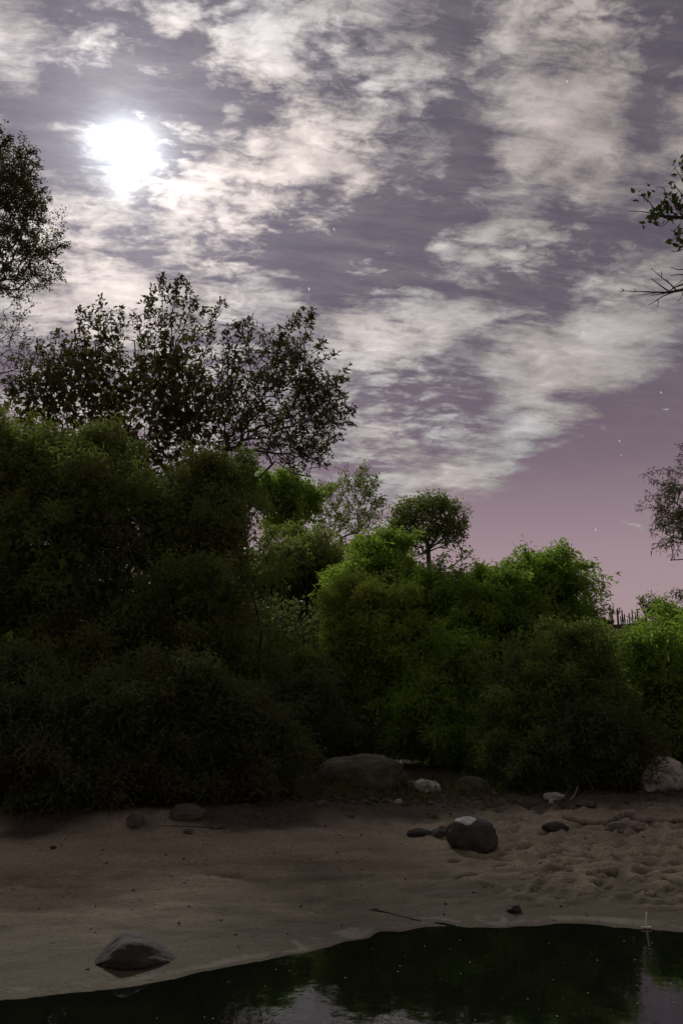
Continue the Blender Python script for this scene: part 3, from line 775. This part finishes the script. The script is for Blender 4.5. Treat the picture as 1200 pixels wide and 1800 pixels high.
# ------------------------------------------------------------------ trees whose branches reach in from the right
def poly_tube(name, pts, r0, r1, mat, parent, off, sides=6, seed=0, smooth_n=4):
    P = [Vector(p) for p in pts]
    # catmull-rom
    Q = []
    for i in range(len(P)-1):
        a = P[max(i-1, 0)]; b = P[i]; c = P[i+1]; d = P[min(i+2, len(P)-1)]
        for k_ in range(smooth_n):
            t = k_/smooth_n
            Q.append(.5*((2*b)+(-a+c)*t+(2*a-5*b+4*c-d)*t*t+(-a+3*b-3*c+d)*t**3))
    Q.append(P[-1])
    A = np.array([tuple(q) for q in Q])-np.array(off)
    n = len(A); g = np.random.default_rng(seed)
    V = []; u_prev = None
    for i in range(n):
        d = unit(A[min(i+1, n-1)]-A[max(i-1, 0)])
        ref = np.array([0, 0, 1.]) if abs(d[2]) < .9 else np.array([1., 0, 0])
        u = unit(np.cross(d, ref)); v = np.cross(d, u)
        r = r0+(r1-r0)*(i/(n-1))
        for s in range(sides):
            an = 2*math.pi*s/sides
            V.append(A[i]+(u*math.cos(an)+v*math.sin(an))*r*(1+.20*mnoise.noise(Vector(A[i])*9+Vector((s*.7, seed, 0)))))
    V = np.array(V); F = []
    for i in range(n-1):
        for s in range(sides):
            s2 = (s+1) % sides
            F.append((i*sides+s, i*sides+s2, (i+1)*sides+s2, (i+1)*sides+s))
    V = np.concatenate([V, A[:1], A[-1:]])
    F = [f for f in F]
    for s in range(sides):
        s2 = (s+1) % sides
        F.append((n*sides, s2, s, s)); F.append((n*sides+1, (n-1)*sides+s, (n-1)*sides+s2, (n-1)*sides+s2))
    me = bpy.data.meshes.new(name)
    me.from_pydata([tuple(v) for v in V], [], [tuple(dict.fromkeys(f)) for f in F]); me.update()
    for p in me.polygons: p.use_smooth = True
    return link(name, me, mat, parent), A+np.array(off)

RT = Vector((4.9, 8.2, surface(4.9, 8.2)-.05))
rt = empty('tree', RT)
tag(rt, 'near tree beyond the right edge reaching in a leafy twig above a bare dead branch', 'tree')
poly_tube('trunk', [RT, RT+Vector((.1, -.1, 1.2)), RT+Vector((-.05, -.3, 2.6)), RT+Vector((.1, -.5, 4.2)), RT+Vector((.0, -.7, 6.0))], .16, .05, M['bark'], rt, RT, 9, 1)
D1 = 7.0
def tw(pxs, r0, r1, name='twig', d=D1, dz=0.0, sd=0):
    return poly_tube(name, [at(a, b, d+dz*i/len(pxs)) for i, (a, b) in enumerate(pxs)], r0, r1, M['bark'], rt, RT, 5, sd, 3)
brn = []
o, _ = poly_tube('branch', [RT+Vector((0, -.6, 4.6)), at(1330, 420, D1), at(1250, 395, D1), at(1200, 383, D1), at(1160, 379, D1), at(1140, 370, D1)], .03, .006, M['bark'], rt, RT, 6, 2)
tag(o, 'leafy branch')
for i, l in enumerate([[(1160, 379), (1145, 362), (1138, 352), (1130, 345)], [(1150, 377), (1130, 372), (1103, 371)], [(1185, 381), (1172, 390), (1160, 401)], [(1200, 385), (1188, 360), (1170, 345), (1165, 330), (1150, 329)],
                       [(1240, 395), (1215, 350), (1195, 310), (1185, 296)], [(1215, 430), (1195, 440), (1180, 442)], [(1290, 410), (1230, 425), (1205, 425), (1185, 412)], [(1205, 384), (1190, 372), (1180, 350)], [(1195, 383), (1172, 366), (1160, 352)], [(1225, 380), (1200, 345), (1188, 330), (1182, 318)]]):
    tw(l, .006, .0025, dz=g_ if (g_ := random.uniform(-.3, .3)) else 0, sd=20+i)
# every leaf here can be picked out, so each is its own part
lv = [(0, 0, 0), (.32, .24, .02), (.62, .19, .0), (1, 0, -.07), (.62, -.19, .0), (.32, -.24, .02), (.5, 0, -.03)]
leaf_me = bpy.data.meshes.new('leaf'); leaf_me.from_pydata(lv, [], [(0, 1, 6), (1, 2, 6), (2, 3, 6), (3, 4, 6), (4, 5, 6), (5, 0, 6)]); leaf_me.materials.append(M['leaf_near'])
gl = np.random.default_rng(55)
clusters = [(1128, 342, 12, 9, 9), (1160, 372, 14, 10, 14), (1150, 385, 12, 8, 8), (1180, 345, 15, 16, 26), (1192, 365, 12, 12, 22), (1210, 355, 14, 18, 22), (1195, 290, 10, 12, 10), (1187, 312, 7, 7, 4), (1205, 305, 8, 16, 10),
            (1187, 412, 9, 8, 9), (1196, 425, 12, 11, 17), (1212, 420, 12, 12, 12), (1148, 392, 3, 2, 2), (1133, 392, 4, 2, 2), (1175, 380, 12, 5, 8), (1230, 380, 16, 20, 16)]
for (cx, cy, sx_, sy_, k_) in clusters:
    if k_ > 4:
        for q in range(4):
            tw([(cx+gl.uniform(4, 12), cy+gl.uniform(4, 14)), (cx+gl.normal()*2, cy+gl.normal()*2), (cx+gl.normal()*sx_*.8, cy+gl.normal()*sy_*.8)], .003, .0018, sd=int(cx+cy+q))
    for q in range(int(k_*1.45)):
        p = at(cx+gl.normal()*sx_*.7, cy+gl.normal()*sy_*.7, D1+gl.normal()*.07)
        lo = link('leaf', leaf_me, None, rt, p-RT)
        d = Vector((gl.normal(), gl.normal(), gl.normal()*.8+.35)).normalized()
        lo.rotation_euler = d.to_track_quat('X', 'Z').to_euler()
        lo.rotation_euler.x += gl.uniform(-1, 1)
        s = gl.uniform(.055, .088); lo.scale = (s, s, s)
# the bare branch
o, _ = poly_tube('branch', [RT+Vector((0, -.4, 3.6)), at(1330, 560, D1), at(1260, 520, D1), at(1215, 508, D1), at(1190, 511, D1), at(1170, 514, D1), at(1135, 513, D1), at(1087, 511, D1)], .028, .002, M['bark'], rt, RT, 6, 3)
tag(o, 'bare dead branch')
for i, l in enumerate([[(1190, 511), (1165, 520), (1150, 530), (1138, 536)], [(1188, 511), (1178, 500), (1160, 486), (1143, 471)], [(1176, 513), (1160, 502), (1143, 489)], [(1200, 500), (1185, 505), (1170, 515), (1150, 518), (1139, 521)],
                       [(1220, 470), (1200, 473), (1190, 474), (1177, 469)], [(1225, 480), (1205, 484), (1193, 482), (1177, 485)], [(1155, 527), (1156, 533), (1154, 541)], [(1197, 512), (1198, 520), (1190, 530)],
                       [(1162, 487), (1162, 476)], [(1118, 513), (1113, 507)], [(1095, 511), (1090, 515)], [(1155, 513), (1145, 516), (1120, 519)], [(1205, 488), (1192, 497), (1180, 507)], [(1180, 503), (1170, 491)], [(1096, 511), (1092, 507)], [(1225, 500), (1205, 496), (1190, 502)]]):
    tw(l, .0075 if i < 6 else .0045, .0025, sd=60+i)

# willow reaching in lower down
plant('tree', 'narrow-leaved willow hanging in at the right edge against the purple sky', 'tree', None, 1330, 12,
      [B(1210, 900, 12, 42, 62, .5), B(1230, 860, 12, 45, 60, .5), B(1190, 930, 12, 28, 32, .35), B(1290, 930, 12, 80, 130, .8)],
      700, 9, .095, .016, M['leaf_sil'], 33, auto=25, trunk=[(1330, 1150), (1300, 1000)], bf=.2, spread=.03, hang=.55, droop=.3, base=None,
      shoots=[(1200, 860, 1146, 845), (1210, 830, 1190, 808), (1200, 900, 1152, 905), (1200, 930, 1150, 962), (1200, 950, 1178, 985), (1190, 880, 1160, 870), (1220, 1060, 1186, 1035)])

# ------------------------------------------------------------------ rocks and driftwood
def rock(name, label, px, py, w, h, mat, seed, depth_ratio=.8, sink=.28, rot=0.0, cat='rock', group=None, angular=.5, tilt=0, sub=5, peak=None):
    """w, h: size in photograph pixels; (px, py): the middle of its foot"""
    p = ground(px, py-2); s = (p-Vector((0, 0, CAM_H))).length/FPX
    W = w*s/2; H = h*s/(1-sink)*(1.05 if cat == 'boulder' else .8)
    D = W*depth_ratio
    import bmesh
    bm = bmesh.new(); bmesh.ops.create_icosphere(bm, subdivisions=sub, radius=1)
    g = np.random.default_rng(seed)
    planes = [(Vector(unit(g.normal(size=3))), g.uniform(.62, .9)) for _ in range(9)]
    off = Vector(g.uniform(-50, 50, 3))
    for v in bm.verts:
        c = v.co.copy()
        for n_, d_ in planes:
            e = c.dot(n_)-d_
            if e > 0: c -= n_*e*angular*1.6 if angular < .6 else n_*e*.97
        c += c.normalized()*(.16*mnoise.noise(c*1.6+off)+.07*mnoise.noise(c*4+off)+.025*mnoise.noise(c*11+off)+.012*mnoise.noise(c*26+off))
        v.co = c
    zs = [v.co.z for v in bm.verts]; xs = [v.co.x for v in bm.verts]
    zr = (max(zs)-min(zs)); xm = (max(xs)-min(xs))/2
    for v in bm.verts:
        c = v.co; c.x *= W/xm; c.y *= D; c.z = (c.z-min(zs))/zr*H
    if peak is not None:     # a ridge-backed wedge
        for v in bm.verts:
            c = v.co; q = c.x/W; f = 1-(abs(q-peak)/(1-peak if q > peak else 1+peak))**1.3*.85
            c.z *= max(.1, f)*1.0; c.y *= .6+.4*f
    bmesh.ops.rotate(bm, verts=bm.verts, cent=(0, 0, H*.4), matrix=Matrix.Rotation(math.radians(tilt), 3, 'Y'))
    me = bpy.data.meshes.new(name); bm.to_mesh(me); bm.free()
    for f in me.polygons: f.use_smooth = True
    o = link(name, me, mat, None, Vector((p.x, p.y+D*.85, surface(p.x, p.y+D*.85)-H*sink)))
    o.rotation_euler = (0, 0, rot)
    return tag(o, label, cat, group)

rock('rock', 'dark rounded rock with a painted moonlit top in the middle of the sand', 835, 1500, 86, 60, M['rock_moontop'], 3, .8, .2, 0, angular=.5)
rock('rock', 'low dark stone in the sand left of the pale-topped rock', 738, 1474, 46, 15, M['rock_dark'], 5, .7, .35, .3)
rock('rock', 'low smooth stone wedged between the dark stone and the pale-topped rock', 778, 1473, 34, 18, M['rock_brown'], 6, .9, .4, .1)
rock('rock', 'large dark wedge-shaped rock in the sand at the lower left by the water', 232, 1706, 156, 46, M['rock_dark'], 17, .7, .3, .2, angular=.3, peak=-.35)
rock('rock', 'small blunt brown stone left of the flat slab, below the driftwood', 978, 1466, 44, 17, M['rock_dark'], 9, .5, .3, .1, angular=.7)
rock('rock', 'flat slab of stone with a pale top, just below the driftwood join', 1103, 1466, 62, 22, M['rock_tan'], 10, .5, .25, .05, angular=.7, tilt=-4)
rock('boulder', 'big smooth mound boulder shaded under the shrubs, left of the mossy stones', 640, 1392, 160, 52, M['rock_moss'], 12, .5, .3, 0, 'boulder', angular=.15)
rock('boulder', 'pale rough boulder under the shrub at the right edge', 1182, 1396, 98, 50, M['rock_pale'], 13, .7, .25, .2, 'boulder', angular=.6)
rock('rock', 'pale angular stone right of the mound boulder', 752, 1396, 46, 24, M['rock_pale'], 14, .7, .3, .4, angular=.7)
rock('rock', 'rounded greenish stone right of the pale angular stone', 832, 1394, 62, 30, M['rock_moss'], 15, .7, .25, 0)
rock('rock', 'small mossy stone tucked against the mound boulder', 720, 1390, 28, 18, M['rock_moss'], 16, .8, .3, 0, sub=4)
rock('rock', 'round pale stone at the dark foot of the left thicket', 236, 1461, 30, 24, M['rock_brown'], 18, .8, .15, 0, sub=4)
rock('rock', 'low sloping stone at the thicket foot right of the round pale stone', 322, 1450, 64, 24, M['rock_brown'], 19, .6, .3, .1, sub=4)
rock('rock', 'flat tan stone at the bank edge above the driftwood', 976, 1412, 36, 14, M['rock_pale'], 20, .8, .3, 0, sub=4)
rock('rock', 'tiny pale pebble by the flat tan stone', 968, 1420, 9, 9, M['rock_pale'], 21, .8, .2, 0, sub=3, cat='pebble')
rock('rock', 'small stone on the bank between the flat tan stone and the driftwood', 1034, 1425, 34, 11, M['rock_brown'], 22, .8, .3, 0, sub=4)
rock('rock', 'small dark lump on the damp sand above the water', 905, 1609, 24, 13, M['rock_dark'], 23, .8, .3, .5, sub=4, angular=.6)
rock('rock', 'tiny dark stone lying alone high on the left sand', 92, 1495, 10, 6, M['rock_dark'], 24, .8, .3, .5, sub=3, cat='pebble')
rock('rock', 'small stone on the dark bank left of the pale-topped rock', 700, 1415, 16, 8, M['rock_pale'], 25, .8, .3, .5, sub=3)
rock('rock', 'small dark stone half sunk in the sand below the left thicket', 380, 1462, 26, 8, M['rock_brown'], 26, .8, .4, .5, sub=3)

def stick(name, label, pts, r0, r1, mat, cat, seed, group=None, lift=.0, sides=7):
    W = []
    for q in pts:
        p = ground(q[0], q[1]); p.z += r0*.5+(q[2] if len(q) > 2 else 0)+lift; W.append(p)
    o, _ = poly_tube(name, W, r0, r1, mat, None, W[0], sides, seed, 5)
    o.location = W[0]
    return tag(o, label, cat, group)
def drift(label, pts, rad, seed):
    D0 = ground(1060, 1452).y
    W = []
    for px, py in pts:
        p = at(px, py, D0+.10*math.sin(px*.05)); p.z = max(p.z, surface(p.x, p.y)+.028); W.append(p)
    o, _ = poly_tube('driftwood_branch', W, rad[0], rad[1], M['driftwood'], None, W[0], 9, seed, 8)
    o.location = W[0]
    return tag(o, label, 'driftwood', None)
drift('grey crooked driftwood humped at its right end above the flat slab', [(990, 1436), (1005, 1439), (1022, 1444), (1045, 1446), (1068, 1444), (1084, 1436), (1098, 1430), (1114, 1429)], (.026, .040), 5)
drift('long pale driftwood running out of the right edge beyond the humped piece', [(1108, 1434), (1120, 1441), (1138, 1446), (1158, 1448), (1178, 1444), (1200, 1440), (1250, 1436), (1300, 1437)], (.036, .030), 6)
stick('stick', 'thin straight stick along the sand edge at the left thicket foot', [(278, 1454), (330, 1455), (400, 1458)], .007, .005, M['bark'], 'stick', 7, sides=5)
stick('stick', 'dark stick lying on the sand just above the water, left of the lump', [(650, 1602), (672, 1606), (700, 1612), (740, 1620)], .007, .004, M['bark'], 'stick', 8, sides=5)
0 and stick('stick', 'short twig crossing the dark stick above the water', [(648, 1602), (656, 1592), (668, 1588)], .007, .004, M['driftwood'], 'stick', 9, sides=5)
stick('stick', 'forked pale stick leaning at the bank above the driftwood', [(1002, 1408), (1010, 1400, .03), (1016, 1396, .08)], .014, .008, M['driftwood'], 'stick', 10, sides=5)
# pale stake standing in the shallows
p = ground(1136, 1634); st = empty('stake', (p.x, p.y, 0)); tag(st, 'short white stake standing at the water line near the right edge', 'stake')
poly_tube('post', [Vector((p.x, p.y, -.03)), Vector((p.x+.003, p.y, .05)), Vector((p.x+.008, p.y, .105))], .008, .005, M['pale_wood'], st, st.location, 6, 1)
poly_tube('foot', [Vector((p.x-.035, p.y, .012)), Vector((p.x, p.y-.004, .008)), Vector((p.x+.032, p.y, .012))], .008, .006, M['pale_wood'], st, st.location, 6, 2)

# ------------------------------------------------------------------ cacti on the ridge
def ribbed(name, pts, r, parent, off, seed):
    n = 9; sides = 16; P = [Vector(q) for q in pts]
    A = []
    for i in range(len(P)-1):
        for k_ in range(4): A.append(P[i].lerp(P[i+1], k_/4))
    A.append(P[-1])
    V = []; F = []
    m = len(A)
    for i, a in enumerate(A):
        t = i/(m-1); rr_ = r*(1-.12*t)*(math.sqrt(max(0.0, 1-((t-.93)/.07)**2)) if t > .93 else 1.0)+.01
        d = (A[min(i+1, m-1)]-A[max(i-1, 0)]).normalized(); ref = Vector((1, 0, 0)) if abs(d.z) > .7 else Vector((0, 0, 1))
        u = d.cross(ref).normalized(); v = d.cross(u)
        for s in range(sides):
            an = 2*math.pi*s/sides; q = rr_*(1+.10*(1 if s % 2 else -1))
            V.append(tuple(a-Vector(off)+(u*math.cos(an)+v*math.sin(an))*q))
    for i in range(m-1):
        for s in range(sides):
            s2 = (s+1) % sides; F.append((i*sides+s, i*sides+s2, (i+1)*sides+s2, (i+1)*sides+s))
    F.append(tuple((m-1)*sides+s for s in range(sides)))
    me = bpy.data.meshes.new(name); me.from_pydata(V, [], F); me.update()
    return link(name, me, M['cactus'], parent)
# x, top y, base y, half width px, arms [(side, start fraction, top fraction)]
cacti = [(1063.0, 1082, 1097, 1.0, [], 'short thin cactus on the ridge beside the small scrub bush, furthest left of the row'),
         (1074.5, 1080, 1096, .8, [], 'thin short cactus just left of a taller one, second on the ridge from the left'),
         (1077.0, 1072, 1098, 1.2, [], 'plain upright cactus left of the thickest one on the ridge'),
         (1086.2, 1068, 1098, 1.7, [], 'thickest and tallest armless cactus on the ridge'),
         (1091.2, 1088, 1098, .9, [], 'stub of a cactus between the thickest one and the armed one'),
         (1094.3, 1070, 1099, 1.3, [(-1, .35, .62), (1, .3, .55)], 'tall cactus with two short arms right of the thickest one'),
         (1098.0, 1078, 1097, 1.1, [(-1, .3, .75)], 'shorter cactus with one arm touching the two-armed one'),
         (1106.3, 1076, 1096, 1.1, [], 'plain cactus in the middle of the row on the ridge'),
         (1111.8, 1070, 1095, 1.1, [(-1, .25, .5)], 'slender tall cactus with one low left arm'),
         (1116.6, 1082, 1093, .8, [], 'small cactus left of the forked one'),
         (1120.6, 1069, 1092, 1.2, [(-1, .3, .75), (1, .25, .45)], 'forked cactus nearest the young tree on the ridge'),
         (1145.5, 1081, 1091, .9, [], 'short cactus seen right of the young tree stem'),
         (1160.0, 1081, 1090, .9, [], 'last short cactus under the young tree crown toward the right edge'),
         (1102.5, 1088, 1097, .8, [], 'tiny cactus between the one-armed and the middle cactus')]
for i, (cx, ty, by_, hw, arms, lab) in enumerate(cacti):
    dd = RD-4
    b_ = at(cx, by_+3, dd); t_ = at(cx, ty, dd); H = t_.z-b_.z; s = dd/FPX; r = hw*s*.9
    e = empty('saguaro_cactus', b_); tag(e, lab, 'cactus', 'cacti standing along the ridge')
    ribbed('stem', [b_, b_+Vector((0, 0, H*.5)), b_+Vector((0, 0, H))], r, e, b_, i)
    for (sd, f0, f1) in arms:
        x = sd*(r*1.0+hw*s*1.6)
        ribbed('arm', [b_+Vector((0, 0, H*f0)), b_+Vector((x*.7, 0, H*(f0+.01))), b_+Vector((x, 0, H*(f0+.08))), b_+Vector((x, 0, H*f1))], r*.7, e, b_, i)
# scrub on the ridge
for i, (cx, ty, rw, lab) in enumerate([(1057, 1085, 9, 'airy scrub bush on the ridge left of the cacti'), (1066, 1090, 7, 'low scrub bush at the foot of the leftmost cacti on the ridge'), (1126, 1088, 5, 'small scrub bush on the ridge right of the forked cactus'), (1175, 1076, 22, 'broad scrub bush on the ridge at the right edge'), (1041, 1092, 7, 'small scrub bush where the ridge meets the drooping shrub')]):
    b_ = at(cx, 1100, RD-6); c_ = at(cx, (ty+1098)/2, RD-6); s = RD/FPX
    plant('ridge_bush', lab, 'bush', 'scrub bushes on the ridge', cx, RD-6, [(tuple(c_), (rw*s, rw*s, (1099-ty)/2*s), 1)], 110, 6, .55, .28, M['leaf_shaded'], 500+i, tip=.03, spread=.3, base=tuple(b_))

# ------------------------------------------------------------------ loose small stuff
g = np.random.default_rng(77)
def scatter(name, label, cat, n, region, L, W, mat, flat=True, seed=1, upright=0.0):
    g = np.random.default_rng(seed); pts = []
    while len(pts) < n:
        x, y = region(g)
        pts.append((x, y, surface(x, y)+.006))
    base = np.array(pts); dr = g.normal(size=(n, 3)); dr[:, 2] = abs(dr[:, 2])*(upright if upright else .15)
    o = link(name, leaf_mesh(name, base, dr, L*g.uniform(.5, 1.4, n), W*g.uniform(.6, 1.4, n), g, .05), mat)
    return tag(o, label, cat, None, 'stuff')
def reg_bank(g):
    x = g.uniform(-7, 7.5); y0 = 9.15+max(0, min(4.5, x+2))*.34
    return x, y0+abs(g.normal())*1.3
def reg_sand(g):
    while True:
        x = g.uniform(-5, 5); y = g.uniform(5, 11)
        if y > np.interp(x, _sx, _sy)+.25: return x, y
scatter('leaf_litter', 'dead leaves and twigs under the shrubs along the bank', 'litter', 9000, reg_bank, .09, .022, M['leaf_brown'], seed=3)
scatter('leaf_litter', 'sparse bits of dry leaf strewn over the open sand', 'litter', 420, reg_sand, .035, .014, M['bark'], seed=4)
scatter('undergrowth', 'low weeds and grass tufts at the foot of the thicket', 'weeds', 6500, lambda g: (lambda x: (x, 9.4+max(0, min(4.5, x+2))*.36+abs(g.normal())*1.0))(g.uniform(-7, 7.5)), .17, .012, M['leaf_shaded'], seed=5, upright=2.2)
def pebbles(name, label, n, region, r0, r1, mat, seed):
    g = np.random.default_rng(seed); import bmesh
    bm = bmesh.new(); bmesh.ops.create_icosphere(bm, subdivisions=1, radius=1)
    bv = np.array([v.co[:] for v in bm.verts]); bf_ = np.array([[v.index for v in f.verts] for f in bm.faces]); bm.free()
    V = []; F = []
    for q in range(n):
        x, y = region(g); r = r0+(r1-r0)*g.uniform()**3
        sc = np.array([g.uniform(.8, 1.4), g.uniform(.7, 1.2), g.uniform(.4, .8)])*r
        V.append(bv*(1+g.normal(size=(len(bv), 1))*.10)*sc+np.array([x, y, surface(x, y)+r*.15])); F.append(bf_+q*len(bv))
    o = link(name, np_mesh(name, np.concatenate(V), np.concatenate(F), False), mat)
    return tag(o, label, None, None, 'stuff')
pebbles('pebbles', 'small stones scattered along the dark bank under the shrubs', 380, lambda g: (lambda x: (x, 9.0+max(0, min(4.5, x+2))*.34+.25+g.normal()*.35))(g.uniform(-6, 6.5)), .010, .065, M['rock_brown'], 8)
pebbles('pebbles', 'tiny stones on the open sand and along the water', 110, lambda g: (lambda x: (x, float(np.interp(x, _sx, _sy))+.08+abs(g.normal())*1.0))(g.uniform(-4, 4.5)), .005, .018, M['rock_brown'], 9)
# bits floating on the pool
pts = []
while len(pts) < 130:
    x = g.uniform(-.9, 2.4); y = g.uniform(3.2, 5.6)
    if y < np.interp(x, _sx, _sy)-.25: pts.append((x, y, .003))
n = len(pts); bs = np.array(pts); dr = g.normal(size=(n, 3)); dr[:, 2] = 0; dr = unit(dr); sd = np.stack([-dr[:, 1], dr[:, 0], dr[:, 2]], -1)
Ls = g.uniform(.006, .018, (n, 1)); V = np.stack([bs, bs+dr*Ls*.5+sd*Ls*.3, bs+dr*Ls, bs+dr*Ls*.5-sd*Ls*.3], 1).reshape(-1, 3)
o = link('floating_debris', np_mesh('floating_debris', V, np.arange(n*4).reshape(n, 4)), M['driftwood']); tag(o, 'tiny pale bits of leaf floating on the dark pool', 'debris', None, 'stuff')

tris = sum(sum(len(p.vertices)-2 for p in o.data.polygons) if len(o.data.polygons) < 2000 else len(o.data.polygons)*2 for o in bpy.data.objects if o.type == 'MESH')
print('TRIS', tris, 'OBJECTS', len(bpy.data.objects))
